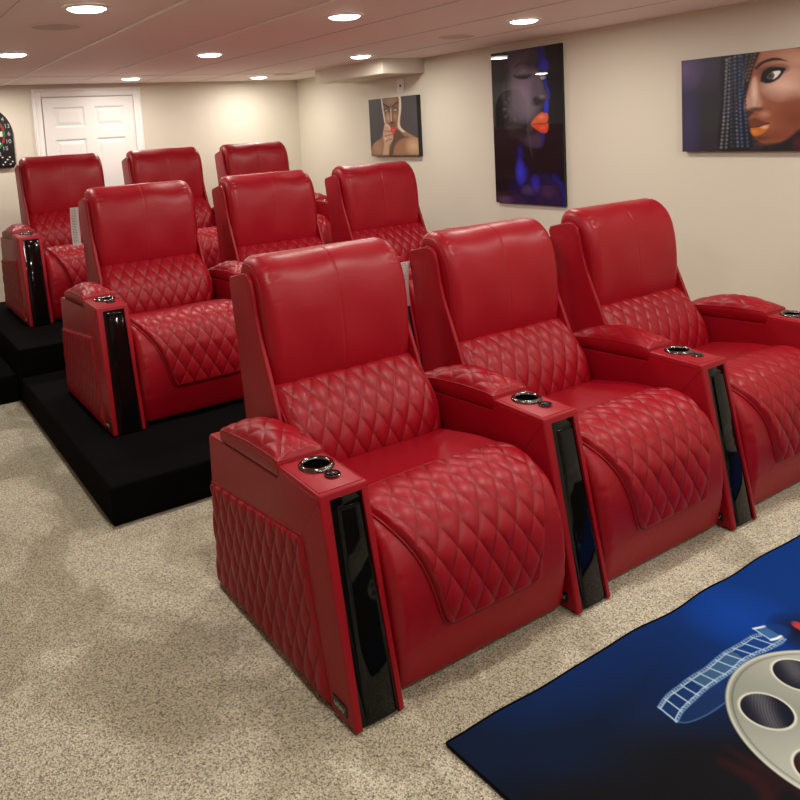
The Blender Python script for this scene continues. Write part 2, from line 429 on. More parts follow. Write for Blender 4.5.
def flap(parent):
    base = [(.285, .4795), (.21, .478), (.142, .464), (.092, .432), (.055, .378), (.032, .31), (.023, .24), (.0235, .165)]
    L, s = catmull(base, 170)
    T = np.gradient(L, axis=0); T /= np.linalg.norm(T, axis=1)[:, None]
    Nn = np.stack([T[:, 1], -T[:, 0]], 1)
    if Nn[0, 1] < 0: Nn = -Nn
    total = s[-1]; nu, nv = 150, len(L)
    key = [(0, .305), (.07, .304), (.13, .301), (.175, .288), (.22, .268), (.28, .240), (.34, .218), (.40, .202), (.45, .188), (.52, .172)]
    hw = np.interp(s*1.0, [k[0] for k in key], [k[1] for k in key])
    hw = np.convolve(np.pad(hw, 12, 'edge'), np.ones(25)/25, 'valid')
    rc = .035                                    # rounded bottom corners
    d = np.clip(rc-(total-s), 0, rc); hw = hw-(rc-np.sqrt(np.maximum(rc*rc-d*d, 0)))
    u = np.linspace(-1, 1, nu)[:, None]
    # slight swell of the seam line at the back
    X = XC+.007*sstep(s, .1, .3)[None, :]+u*hw[None, :]
    S = np.repeat(s[None, :], nu, 0)
    back = .012*(1-u**2)
    dist = np.minimum((1-np.abs(u))*hw[None, :], total-S)
    e = sstep(dist, 0, .011)
    e0 = sstep(S, 0, .012)
    lift = (.006+.012*sstep(S, 0, .10))*e+.0085*quilt((X-XC)/.0735, (S+.02)/.122)*sstep(dist, .004, .02)*e0
    # follow the body's rounded edges near the sides
    r = .038; xe = np.abs(X-XC)-((PITCH-AW)/2-.004-r); ins = np.where(xe > 0, r-np.sqrt(np.maximum(r*r-xe**2, 0)), 0)
    full = .006*np.exp(-((X-XC)/.22)**2)*sstep(L[None, :, 1], .30, .36)*sstep(-L[None, :, 0], -.60, -.1)
    off = lift-ins-.0015+full
    Y = L[None, :, 0]+Nn[None, :, 0]*off+back*sstep(-S, -.10, 0); Z = L[None, :, 1]+Nn[None, :, 1]*off
    V = np.stack([X, Y, Z], 2)
    Fc = grid_faces(nu, nv)
    edge = [(0, j) for j in range(0, nv)]+[(i, nv-1) for i in range(1, nu-1)]+[(nu-1, j) for j in range(nv-1, -1, -1)]
    path = [V[i, j]+np.array([0, Nn[j, 0], Nn[j, 1]])*.004 for i, j in edge][::2]
    tb = tube([tuple(p) for p in path], .0042, 8)
    ts = [V[i, 0]+np.array([0, 0, .0012]) for i in range(0, nu, 3)]; tb2 = tube([tuple(p) for p in ts], .0022, 6)
    o = link('quilted_seat_flap', join([(V.reshape(-1, 3).tolist(), Fc), (tb[0], tb[1], 1), (tb2[0], tb2[1], 1)]), parent, [M['red'], M['seam']]); fix_normals(o); set_thread(o, thread((X-XC)/.0735, (S+.02)/.122)*sstep(dist, .004, .02)*e0)
    return o
def back_shell(parent):
    WL, WR = .174, PITCH+AW-.183                     # outer faces of the two wings
    wing = [(1.006, 1.028), (.998, 1.049), (.885, 1.074), (.857, 1.070), (.837, 1.052), (.823, 1.006), (.811, .942), (.790, .870), (.762, .800), (.731, .728), (.698, .650), (.664, .562), (.632, .46), (.615, .36), (.64, .28), (.90, .12), (.930, .30), (.945, .55), (.970, .80)]
    bm = prism_bm(wing, WL, WL+.019); prism_bm(wing, WR-.016, WR, bm)
    slab = [(.998, 1.022), (.987, 1.047), (.925, 1.058), (.900, 1.00), (.86, .85), (.83, .68), (.80, .50), (.78, .20), (.895, .13), (.924, .30), (.939, .55), (.964, .80)]
    prism_bm(slab, WL+.017, WR-.014, bm)
    o = from_bm('backrest', bm, M['red'], parent, .006, 4)
    # piping on the wing edges
    fe = [(.996, 1.046), (.885, 1.072), (.858, 1.068), (.838, 1.050), (.824, 1.004), (.812, .940), (.791, .868), (.763, .798), (.732, .726), (.699, .648), (.665, .560), (.633, .458)]
    for xx in (WL+.004, WR-.004):
        pth, _ = catmull([(xx, y+.0005, z) for y, z in fe], 60); a = tube([tuple(p) for p in pth], .0024, 6)
        link('wing_piping', mesh(a[0], a[1]), o, M['seam'])
    return o
HEAD = [(.80, .680), (.757, .688), (.746, .72), (.742, .80), (.744, .88), (.752, .96), (.770, 1.03), (.802, 1.083), (.848, 1.118), (.895, 1.128), (.938, 1.121), (.966, 1.085), (.972, 1.03), (.955, .95), (.90, .80), (.86, .71)]
def head_cushion(parent):
    def disp(X, s, Y, Z):
        d = -.0028*np.exp(-((X-XC)/.003)**2)*sstep(-Y, -.95, -.90)*sstep(Z, .70, .74)
        dl = np.minimum(X-.196, (PITCH+AW-.185)-X)
        d = d+.0018*np.exp(-((dl-.045)/.016)**2)*np.sin(s*300+4*np.sin(s*50))*sstep(Z, .95, 1.05)*sstep(-Y, -.93, -.88)
        d = d+.0035*np.sin((X-.2)*21+1)*np.sin(s*16)*sstep(dl, .03, .1)
        d = d-.006*np.exp(-((dl-.040)/.004)**2)*0
        return d
    V, Fc = cushion(HEAD, 170, .1925, PITCH+AW-.185, .046, 110, disp=disp)
    parts = [(V, Fc)]
    # seams where the face panel meets the side gusset
    L, s = catmull(HEAD, 170, True)
    T = np.roll(L, -1, 0)-np.roll(L, 1, 0); T /= np.linalg.norm(T, axis=1)[:, None]
    area = .5*np.sum(L[:, 0]*np.roll(L[:, 1], -1)-np.roll(L[:, 0], -1)*L[:, 1]); Nn = np.stack([T[:, 1], -T[:, 0]], 1)*(1 if area > 0 else -1)
    sel = [i for i in range(170) if L[i, 0] < .945 and (L[i, 1] > 1.0 or L[i, 0] < .78)]
    ph = .42
    for sx in (0, 1):
        x = .1925-.0075*sx+.046*(1-math.cos(ph)); ins = .046*(1-math.sin(ph))
        if sx: x = PITCH+AW-x
        a = tube([(x, L[i, 0]-Nn[i, 0]*ins, L[i, 1]-Nn[i, 1]*ins) for i in sel], .0020, 6); parts.append((a[0], a[1], 1))
    o = link('head_cushion', join(parts), parent, [M['red'], M['seam']]); fix_normals(o); return o
LUMB = [(.80, .705), (.762, .703), (.728, .684), (.690, .652), (.650, .610), (.616, .562), (.596, .508), (.590, .455), (.602, .415), (.64, .39), (.72, .40), (.78, .50), (.81, .60), (.825, .67)]
def lumbar(parent):
    TH = []
    def disp(X, s, Y, Z):
        m = sstep(-Y, -.765, -.735)*sstep(Z, .40, .43)
        dl = np.minimum(X-.192, (PITCH+AW-.186)-X)
        TH.append(thread((X-XC)/.0705, (s-.045)/.128)*m*sstep(dl, .012, .022))
        return .0088*quilt((X-XC)/.0705, (s-.045)/.128)*m*sstep(dl, .016, .034)
    V, Fc = cushion(LUMB, 210, .190, PITCH+AW-.178, .034, 190, disp=disp)
    parts = [(V, Fc)]
    L, s = catmull(LUMB, 210, True)
    T = np.roll(L, -1, 0)-np.roll(L, 1, 0); T /= np.linalg.norm(T, axis=1)[:, None]
    area = .5*np.sum(L[:, 0]*np.roll(L[:, 1], -1)-np.roll(L[:, 0], -1)*L[:, 1]); Nn = np.stack([T[:, 1], -T[:, 0]], 1)*(1 if area > 0 else -1)
    sel = [i for i in range(210) if L[i, 0] < .76 and (L[i, 0] < .66 or L[i, 1] > .5)]
    ph = .5
    for sx in (0, 1):
        x = .190-.009*sx+.034*(1-math.cos(ph)); ins = .034*(1-math.sin(ph))
        if sx: x = PITCH+AW-x+.003
        a = tube([(x, L[i, 0]-Nn[i, 0]*ins, L[i, 1]-Nn[i, 1]*ins) for i in sel], .0022, 6); parts.append((a[0], a[1], 1))
    o = link('lumbar_cushion', join(parts), parent, [M['red'], M['seam']]); fix_normals(o); set_thread(o, TH[0]); return o
def law_tag(parent, x0=.118, x1=.172, z0=.745, z1=.985):
    n = 14; parts = []
    V = []; Fc = []
    for i in range(n):
        t = i/(n-1); z = z1-(z1-z0)*t; y = .992+.012*math.sin(t*3)+.008*t
        V += [(x0, y, z), (x1+.012, y, z), (x1+.012, y+.0006, z), (x0, y+.0006, z)]
    for i in range(n-1):
        a = i*4; 
        for k in range(4): Fc.append((a+k, a+(k+1) % 4, a+4+(k+1) % 4, a+4+k))
    Fc.append((0, 1, 2, 3)); Fc.append(tuple((n-1)*4+k for k in (3, 2, 1, 0)))
    parts.append((V, Fc, 0)); rnd = random.Random(5)
    for r in range(22):
        t = (r+1)/24; z = z1-(z1-z0)*t; y = .992+.012*math.sin(t*3)+.008*t-.0004
        x = x0+.006
        while x < x1-.004:
            w = rnd.uniform(.004, .013); w = min(w, x1-.004-x)
            parts.append(([(x, y, z), (x+w, y, z), (x+w, y, z+.0032), (x, y, z+.0032)], [(0, 1, 2, 3)], 1)); x += w+.003
    o = link('care_label', join(parts), parent, [M['paper'], M['ink']], False); o['label'] = 'white printed care label hanging behind the seat back'; return o

def empty(name, loc, label, cat, group=None):
    o = bpy.data.objects.new(name, None); C.objects.link(o); o.location = loc; o.empty_display_size = .1
    o['label'] = label; o['category'] = cat
    if group: o['group'] = group
    return o
def tag(o, label, cat, group=None, kind=None):
    if label: o['label'] = label; o['category'] = cat
    if group: o['group'] = group
    if kind: o['kind'] = kind
    return o
def struct(o): o['kind'] = 'structure'; return o

def copy_tree(o, parent=None, skip=()):
    c = o.copy(); C.objects.link(c); c.parent = parent
    for ch in [k for k in C.objects if k.parent == o]:
        if ch.name.split('.')[0] not in skip: copy_tree(ch, c, skip)
    return c
GROUP = 'red recliners in three stepped rows'
first = empty('theater_recliner', (0, 0, 0), 'red quilted leather recliner nearest the camera at the front row left end', 'recliner', GROUP)
arm = arm_body(); arm.parent = first
pad = arm_pad(arm); gp = gloss_panel(arm); cup_holder(arm); arm_knob(arm); badge(arm); sq = side_quilt(arm)
gp['label'] = 'glossy black lacquered front panel'
st = seat(first); flap(st)
bk = back_shell(first); head_cushion(bk); lumbar(bk)

LBL = [
 ['red quilted leather recliner nearest the camera at the front row left end', 'red quilted leather recliner in the middle of the front row behind the blue rug', 'red quilted recliner at the right end of the front row below the braided hair portrait'],
 ['red quilted recliner at the left end of the middle row on the lower riser', 'red quilted recliner in the middle of the second row, lap hidden by the front row', 'red quilted recliner at the right end of the second row below the small portrait'],
 ['red quilted recliner at the left end of the back row, nearest the dartboard', 'red quilted recliner in the middle of the back row before the white door', 'red quilted recliner at the right end of the back row near the room corner'],
]
ROWS = [(0, 0, 0), (-.0185, 2.0377, .1691), (-.0155, 3.9579, .3421)]
for r, (x, y, z) in enumerate(ROWS):
    for k in range(3):
        if r == 0 and k == 0: o = first
        else: o = copy_tree(first, None, ('quilted_side_panel',) if k else ())
        o.location = (x+k*PITCH+(.018 if (r, k) == (1, 2) else 0), y, z+.001); o['label'] = LBL[r][k]
        if k == 2:
            a2 = copy_tree(arm, o, ('quilted_side_panel',)); a2.location = (PITCH, 0, 0)
        b = [c for c in C.objects if c.parent == o and c.name.startswith('backrest')][0]
        b.location = ({(0, 1): -.013, (0, 2): -.021, (1, 2): -.018, (2, 1): .013, (2, 2): .018}.get((r, k), 0), .006*(k == 1), {(0, 0): -.007, (0, 1): -.018, (0, 2): -.010}.get((r, k), 0))
        if (r, k) in ((0, 1), (0, 2), (1, 0)):
            law_tag(b, *((.122, .158, .815, 1.005) if r == 0 else (.125, .160, .80, 1.02)))

# ------------------------------------------------------------------ room
struct(box('floor', (XL, YF, -.1), (XR, YB, 0), M['carpet']))
struct(box('ceiling', (XL, YF, HC), (XR, YB, HC+.1), M['ceil']))
struct(box('wall_back', (XL, YB, -.1), (XR+.1, YB+.1, HC+.1), M['wall']))
struct(box('wall_right', (XR, YF, -.1), (XR+.1, YB, HC+.1), M['wall']))
struct(box('wall_left', (XL-.1, YF-.1, -.1), (XL, YB+.1, HC+.1), M['wall']))
struct(box('wall_front', (XL, YF-.1, -.1), (XR+.1, YF, HC+.1), M['dark']))
struct(box('baseboard_right', (XR-.014, YF+.01, .0), (XR-.0005, YB-.02, .11), M['white'], bevel=.003))
struct(box('baseboard_back', (1.57, YB-.014, .0), (XR-.02, YB-.0005, .11), M['white'], bevel=.003))
struct(box('baseboard_left', (XL+.0005, YF+.01, 0), (XL+.014, YB-.02, .11), M['white'], bevel=.003))
# boxed duct under the ceiling at the right wall
struct(box('trim_1', (2.826, 3.745, 1.977), (XR-.0005, 4.83, HC-.0005), M['wall'], bevel=.002))
# ceiling joints: two painted white as if catching light, the rest as shadow lines
n = 2
for x, m, w in ((.29, 'grid', .014), (.905, 'grid', .010), (1.515, 'gridd', .004), (2.10, 'gridd', .0045), (2.71, 'gridd', .004), (-.32, 'gridd', .004), (-.93, 'gridd', .004)):
    struct(box('trim_%d' % n, (x-w/2, YF+.02, HC-(.006 if m == 'grid' else .002)), (x+w/2, YB-.02, HC-.0003), M[m])); n += 1
for y in (5.10,):
    struct(box('trim_%d' % n, (XL+.02, y-.002, HC-.0018), (XR-.02, y+.002, HC-.0003), M['gridd'])); n += 1

# door
def door():
    x0, x1, zt = .530, 1.528, 2.062; cw = .075
    bm = bmesh.new(); yb = YB-.0005
    for a in (((x0, yb-.022, .0), (x0+cw, yb, zt-.0)), ((x1-cw, yb-.022, .0), (x1, yb, zt-.0)), ((x0+cw, yb-.022, zt-cw), (x1-cw, yb, zt))): box_bm(*a, bm)
    for a in (((x0+.012, yb-.03, .0), (x0+.03, yb-.02, zt-.012)), ((x1-.03, yb-.03, .0), (x1-.012, yb-.02, zt-.012)), ((x0+.03, yb-.03, zt-.03), (x1-.03, yb-.02, zt-.012))): box_bm(*a, bm)
    root = from_bm('door_1', bm, M['white'], None, .004, 2); root['kind'] = 'structure'
    lx0, lx1 = x0+cw+.012, x1-cw-.012; zt2 = zt-cw-.010
    # leaf with six sunk and raised panels
    bm = bmesh.new(); yf = yb-.012
    cols = [(lx0+.085, (lx0+lx1)/2-.045), ((lx0+lx1)/2+.045, lx1-.085)]
    rows = [(.20, .78), (.93, 1.60), (1.705, 1.895)]
    xs = sorted([lx0, lx1]+[c for p in cols for c in p]); zs = sorted([.01, zt2]+[c for p in rows for c in p])
    def q(a, b): return bm.faces.new([bm.verts.new(p) for p in (a[0], a[1], b[0], b[1])])
    for i in range(len(xs)-1):
        for j in range(len(zs)-1):
            a, b, c, d = xs[i], xs[i+1], zs[j], zs[j+1]
            panel = any(abs(a-p[0]) < 1e-6 for p in cols) and any(abs(c-p[0]) < 1e-6 for p in rows)
            ring = lambda ins, y: [bm.verts.new(p) for p in ((a+ins, y, c+ins), (b-ins, y, c+ins), (b-ins, y, d-ins), (a+ins, y, d-ins))]
            R = ring(0, yf)
            if not panel: bm.faces.new(R); continue
            for ins, y in ((.004, yf+.002), (.016, yf+.0105), (.024, yf+.0105), (.050, yf+.0025)):
                S = ring(ins, y)
                for k in range(4): bm.faces.new((R[k], R[(k+1) % 4], S[(k+1) % 4], S[k]))
                R = S
            bm.faces.new(R)
    bmesh.ops.remove_doubles(bm, verts=bm.verts, dist=1e-5)
    # side walls of the leaf
    box_bm((lx0-.0005, yf+.001, .009), (lx0, yb, zt2), bm); box_bm((lx1, yf+.001, .009), (lx1+.0005, yb, zt2), bm)
    leaf = from_bm('door_leaf', bm, M['white'], root, 0, 2, False)
    prof = [(.026, 0), (.026, .006), (.012, .012), (.010, .03), (.024, .042), (.028, .055), (.02, .066), (.0005, .069)]
    V, Fc = lathe(prof, 28); V = [(x+lx0+.065, yf-z, y+.93) for x, y, z in V]
    h = link('door_knob', mesh(V, Fc), leaf, M['brass']); fix_normals(h); h['label'] = 'round nickel door knob'
door()

# risers
def riser(name, lo, hi, label, group=None):
    o = from_bm(name, box_bm(lo, hi), M['black'], None, .012, 3); return tag(o, label, 'riser', group)
riser('seating_riser', (-.186, 1.512, .0005), (2.80, 3.402, .1685), 'low black carpeted riser under the middle row of recliners')
riser('seating_riser', (-.186, 3.4035, .0005), (2.80, 5.12, .3415), 'taller black carpeted riser under the back row of recliners')
riser('riser_step', (-1.35, 3.50, .0005), (-.188, 5.12, .172), 'black carpeted step at the left edge against the taller riser')

# ------------------------------------------------------------------ lights
def lathe_obj(name, prof, mat, parent, loc, n=40):
    V, Fc = lathe(prof, n); o = link(name, mesh(V, Fc), parent, mat, True, loc); fix_normals(o); sharp(o, 40); return o
proto = None
LPOS = [(x, y) for y in (5.42, 3.46, 1.75, .05, -1.65, -3.3) for x in (-.04, 1.21, 2.50)]
LL = {(-.04, 3.46): 'round recessed ceiling light at the upper left edge of the photo', (1.21, 3.46): 'round recessed ceiling light above the middle of the second row', (2.50, 3.46): 'round recessed ceiling light just left of the boxed duct',
      (1.21, 5.42): 'small far ceiling light above the white door, left of the two nearest the back wall', (2.50, 5.42): 'small far ceiling light nearest the back right room corner', (1.21, 1.75): 'recessed ceiling light cut by the top edge of the photo', (2.50, 1.75): 'recessed ceiling light above the tall glossy profile portrait'}
for x, y in LPOS:
    lab = LL.get((x, y), 'round recessed ceiling light outside the framed view')
    if proto is None:
        proto = empty('recessed_ceiling_light', (0, 0, HC-.0005), lab, 'ceiling light', 'recessed ceiling lights')
        lathe_obj('trim_ring', [(.096, 0), (.095, -.004), (.084, -.008), (.078, -.0075), (.076, -.002)], M['trim'], proto, None)
        lathe_obj('lamp_lens', [(.0765, -.003), (.073, -.009), (.062, -.015), (.035, -.019), (.0005, -.020)], M['lens'], proto, None)
        o = proto
    else:
        o = copy_tree(proto)
    o['label'] = lab
    ox, oy = {(2.50, 1.75): (-.11, -.04), (2.50, 5.42): (.06, .05), (1.21, 5.42): (.05, -.05), (-.04, 5.42): (.12, 0), (2.50, 3.46): (.01, .12)}.get((x, y), (0, 0))
    o.location = (x+ox, y+oy, HC-.0005)
    ld = bpy.data.lights.get('down_lamp')
    if ld is None:
        ld = bpy.data.lights.new('down_lamp', 'AREA'); ld.shape = 'DISK'; ld.size = .14; ld.energy = 10.; ld.color = (1., .94, .855)
    lo = bpy.data.objects.new('ceiling_lamp', ld); C.objects.link(lo); lo.location = (x+ox, y+oy, HC-.0225)

# in-ceiling speakers
for (x, y), lab in {(-.04, 2.31): 'round flush ceiling speaker near the upper left of the photo', (2.50, 2.42): 'round flush ceiling speaker in front of the boxed duct', (2.69, 5.17): 'small far round ceiling speaker near the back right corner'}.items():
    t = empty('ceiling_speaker', (x, y, HC-.0005), lab, 'speaker', 'ceiling speakers')
    lathe_obj('speaker_rim', [(.122, 0), (.121, -.004), (.112, -.005), (.110, -.002)], M['ceil'], t, None)
    lathe_obj('speaker_grille', [(.111, -.002), (.10, -.003), (.0005, -.0032)], M['grille'], t, None)

# ------------------------------------------------------------------ art rasters
class Art:
    """colours on a regular grid; A and B are the two plane coordinates in metres, to() maps a photo pixel onto the plane"""
    def __init__(s, A, B, to, bg):
        s.A, s.B, s.to = A, B, to; s.C = np.zeros(A.shape+(3,)); s.C[:] = bg
    def pts(s, P, crop):
        x0, y0, k = crop; return np.array([s.to(x0+p[0]/k, y0+p[1]/k) for p in P])
    def region(s, Q, pad):
        a0, b0 = Q.min(0)-pad; a1, b1 = Q.max(0)+pad
        m = (s.A >= a0) & (s.A <= a1) & (s.B >= b0) & (s.B <= b1)
        I, J = np.where(m)
        if len(I) == 0: return None
        return slice(I.min(), I.max()+1), slice(J.min(), J.max()+1)
    def mix(s, R, m, col):
        s.C[R] = s.C[R]*(1-m[..., None])+np.array(col)*m[..., None]
    def poly(s, P, col, crop, soft=.004, alpha=1., smooth=True):
        Q = s.pts(P, crop)
        if smooth and len(Q) > 3: Q = catmull(Q, len(Q)*4, True)[0]
        R = s.region(Q, soft*2)
        if R is None: return
        a, b = s.A[R], s.B[R]; ins = np.zeros(a.shape, bool); dm = np.full(a.shape, 1e9)
        for p, q in zip(Q, np.roll(Q, -1, 0)):
            c = (p[1] > b) != (q[1] > b)
            with np.errstate(divide='ignore', invalid='ignore'): xi = (q[0]-p[0])*(b-p[1])/(q[1]-p[1])+p[0]
            ins ^= c & (a < xi)
            d = q-p; l2 = max(d@d, 1e-12); t = np.clip(((a-p[0])*d[0]+(b-p[1])*d[1])/l2, 0, 1)
            dm = np.minimum(dm, np.hypot(a-p[0]-t*d[0], b-p[1]-t*d[1]))
        sd = np.where(ins, dm, -dm); s.mix(R, sstep(sd, -soft, soft)*alpha, col)
    def line(s, P, w, col, crop, soft=.0015, alpha=1., smooth=True):
        Q = s.pts(P, crop)
        if smooth and len(Q) > 2: Q = catmull(Q, len(Q)*5)[0]
        R = s.region(Q, w+soft*2)
        if R is None: return
        a, b = s.A[R], s.B[R]; dm = np.full(a.shape, 1e9)
        for p, q in zip(Q[:-1], Q[1:]):
            d = q-p; l2 = max(d@d, 1e-12); t = np.clip(((a-p[0])*d[0]+(b-p[1])*d[1])/l2, 0, 1)
            dm = np.minimum(dm, np.hypot(a-p[0]-t*d[0], b-p[1]-t*d[1]))
        s.mix(R, (1-sstep(dm, w/2-soft, w/2+soft))*alpha, col)
    def blob(s, c, r, col, crop, alpha=1., power=1., ang=0.):
        """soft ellipse, r = (rx, ry) in crop pixels"""
        P = s.pts([c, (c[0]+r[0], c[1]), (c[0], c[1]+r[1])], crop); ra = np.hypot(*(P[1]-P[0])); rb = np.hypot(*(P[2]-P[0]))
        R = s.region(P[:1], max(ra, rb)*1.1)
        if R is None: return
        da, db = s.A[R]-P[0][0], s.B[R]-P[0][1]; ca, sa = math.cos(ang), math.sin(ang)
        u = (da*ca+db*sa)/ra; v = (-da*sa+db*ca)/rb; d = np.hypot(u, v)
        s.mix(R, np.power(np.clip(1-d, 0, 1), power)*alpha, col) if power > 0 else s.mix(R, 1-sstep(d, .85, 1.), col)
def srgb(r, g, b):
    f = lambda c: (c/255/12.92) if c <= 10 else ((c/255+.055)/1.055)**2.4
    return (f(r), f(g), f(b))
def ray_to(axis, val, ia, ib):
    def to(px, py):
        d = CF+(px-400-UX)/F*CR-(py-400-UY)/F*CU; t = (val-CAM[axis])/d[axis]; p = CAM+t*d
        return p[ia], p[ib]
    return to
def paint_mesh(name, V, art, mat, extra=None):
    """V: (nu,nv,3) front grid; extra: closed body (verts, faces) using material 1"""
    nu, nv = V.shape[:2]
    parts = [(V.reshape(-1, 3).tolist(), grid_faces(nu, nv), 0)]
    if extra: parts.append((extra[0], extra[1], 1))
    me = join(parts)
    ca = me.color_attributes.new('print', 'FLOAT_COLOR', 'POINT')
    col = np.ones((len(me.vertices), 4)); col[:nu*nv, :3] = np.clip(art.C.reshape(-1, 3), 0, 1)
    ca.data.foreach_set('color', col.ravel())
    return link(name, me, None, mat, False)
def wall_art(name, y0, y1, z0, z1, face, back, res, bg, draw, mat, side):
    ny, nz = int((y1-y0)/res)+1, int((z1-z0)/res)+1
    A, B = np.meshgrid(np.linspace(y0, y1, ny), np.linspace(z0, z1, nz), indexing='ij')
    art = Art(A, B, ray_to(0, face, 1, 2), bg); draw(art)
    V = np.stack([np.full(A.shape, face), A, B], 2)
    c = [(x, y, z) for x in (face+.0004, back) for y in (y0, y1) for z in (z0, z1)]
    fc = [(0, 1, 3, 2), (4, 6, 7, 5), (0, 4, 5, 1), (2, 3, 7, 6), (0, 2, 6, 4), (1, 5, 7, 3)]
    o = paint_mesh(name, V, art, [mat, side], (c, fc)); fix_normals(o)
    return o

# -- tall profile portrait
def draw_profile(a):
    _draw_profile(a)
    lum = a.C.max(2, keepdims=True); blue = sstep(a.C[..., 2:3]/(a.C[..., 0:1]+.002), 1.8, 3.5); a.C = a.C*(1+(1.25-1.1*blue)*np.exp(-(lum/.30)**2))
def _draw_profile(a):
    A = (485, 40, 9.41); B = (485, 125, 9.41)
    S = srgb
    Bo = 800
    def ab(P): return [(x, y) for x, y in P]
    # right hand dark field slightly lighter, left dark
    a.poly([(230, 60), (400, 60), (540, 50), (560, 150), (592, 235), (580, 290), (560, 340), (572, 430), (602, 530), (575, 590), (570, 640), (592, 700), (590, 780), (560, 850), (556, 930), (530, 985), (480, 1010), (400, 1000), (320, 940), (280, 860), (240, 700), (215, 560), (220, 300), (200, 150)], S(30, 24, 33), A, .02)
    a.blob((350, 500), (210, 300), S(104, 92, 110), A, 1., .7); a.blob((330, 200), (170, 150), S(56, 46, 58), A, .8, .6)
    a.blob((370, 620), (120, 170), S(92, 82, 95), A, .6, .9)
    a.blob((260, 650), (110, 300), S(62, 60, 62), A, .6, .9)
    a.blob((360, 140), (180, 90), S(52, 42, 52), A, .8, .8)
    a.blob((330, 235), (80, 50), S(62, 50, 60), A, .7, .8)
    a.blob((355, 300), (45, 34), S(92, 80, 92), A, .8, .8)
    a.blob((360, 345), (90, 30), S(14, 10, 14), A, .9, .6)
    a.blob((500, 440), (60, 110), S(84, 74, 92), A, .8, .8)
    a.blob((520, 545), (60, 30), S(70, 64, 72), A, .8, .8)
    a.blob((480, 590), (60, 40), S(8, 7, 10), A, .9, .6)
    a.blob((440, 210), (70, 90), S(16, 12, 18), A, .7, .7)
    # blue rim
    a.poly([(500, 60), (545, 50), (562, 150), (594, 235), (580, 290), (520, 285), (490, 260), (500, 170)], S(28, 32, 130), A, .012, .95)
    a.blob((560, 240), (45, 60), S(36, 44, 190), A, .9, .6)
    a.line([(562, 330), (572, 420), (598, 500), (598, 540)], .022, S(40, 56, 190), A, .010, .95)
    a.poly([(556, 590), (596, 560), (592, 680), (565, 700)], S(40, 60, 215), A, .008, .95)
    # eye
    a.blob((540, 330), (50, 40), S(14, 14, 30), A, .9, .6)
    a.line([(515, 350), (540, 338), (572, 352)], .008, S(120, 115, 150), A, .004, .9)
    a.blob((542, 356), (24, 17), S(225, 215, 220), A, 1, .6); a.blob((542, 354), (10, 10), S(20, 16, 20), A, 1, .5)
    a.line([(505, 308), (545, 290), (580, 312)], .008, S(14, 12, 30), A, .004, .9)
    a.poly([(455, 400), (520, 420), (560, 470), (592, 528), (575, 560), (500, 560), (450, 600), (430, 520)], S(66, 58, 72), A, .03, .8)
    a.poly([(450, 560), (480, 530), (520, 555), (560, 565), (530, 600), (480, 615)], S(12, 10, 14), A, .014, .9)
    a.blob((535, 530), (34, 20), S(96, 90, 104), A, .8, .8)
    a.line([(270, 335), (320, 352), (380, 356), (425, 330)], .014, S(8, 6, 9), A, .01, .9)
    a.line([(285, 250), (340, 215), (420, 235)], .016, S(10, 8, 11), A, .014, .7)
    a.blob((200, 420), (60, 380), S(9, 7, 10), A, .8, .8)
    # lips
    a.poly([(432, 795), (462, 742), (505, 700), (540, 680), (560, 690), (585, 690), (594, 730), (578, 775), (520, 782), (470, 790)], S(232, 96, 56), A, .006)
    a.poly([(432, 798), (470, 792), (530, 790), (588, 778), (594, 830), (578, 868), (540, 872), (490, 845)], S(222, 78, 44), A, .006)
    a.line([(440, 796), (500, 786), (540, 790), (586, 776)], .006, S(70, 14, 14), A, .003)
    a.blob((530, 725), (45, 28), S(250, 150, 110), A, .8, .8); a.blob((545, 825), (38, 20), S(246, 130, 80), A, .7, .8)
    # chin, neck and shoulder
    a.blob((480, 140), (80, 60), S(66, 52, 70), B, .8, .8)
    a.poly([(520, 95), (556, 75), (548, 170), (515, 210), (535, 150)], S(40, 50, 200), B, .012, .9)
    a.blob((350, 60), (130, 70), S(20, 14, 18), B, .9, .6); a.poly([(380, 120), (500, 90), (552, 80), (548, 180), (515, 215), (440, 205), (390, 180)], S(44, 34, 50), B, .02, .8)
    a.poly([(322, 200), (345, 240), (352, 340), (395, 410), (402, 470), (372, 570), (335, 575), (300, 500), (308, 320)], S(30, 34, 140), B, .034, .9)
    a.blob((330, 440), (50, 130), S(50, 60, 210), B, .9, .7)
    a.poly([(330, 620), (420, 500), (520, 465), (620, 470), (700, 530), (745, 640), (752, 760), (250, 750), (180, 690)], S(26, 18, 50), B, .025)
    a.blob((475, 550), (60, 110), S(42, 46, 190), B, .95, 1.1)
    a.blob((420, 610), (110, 60), S(60, 44, 80), B, .7, .8)
    a.line([(650, 490), (715, 560), (748, 680), (750, 750)], .03, S(32, 36, 130), B, .03, .8)
    a.blob((590, 630), (70, 70), S(44, 24, 50), B, .8, .8)
    a.blob((280, 590), (80, 80), S(26, 26, 80), B, .7, .8)
    a.blob((180, 700), (90, 50), S(70, 48, 70), B, .7, .8)
pw = wall_art('portrait_print', 2.214, 2.902, .922, 2.04, 3.232, XR-.001, .004, srgb(11, 8, 13), draw_profile, M['acryl'], M['canvas_side'])
tag(pw, 'tall glossy dark profile portrait with orange lips and blue rim light', 'wall art')

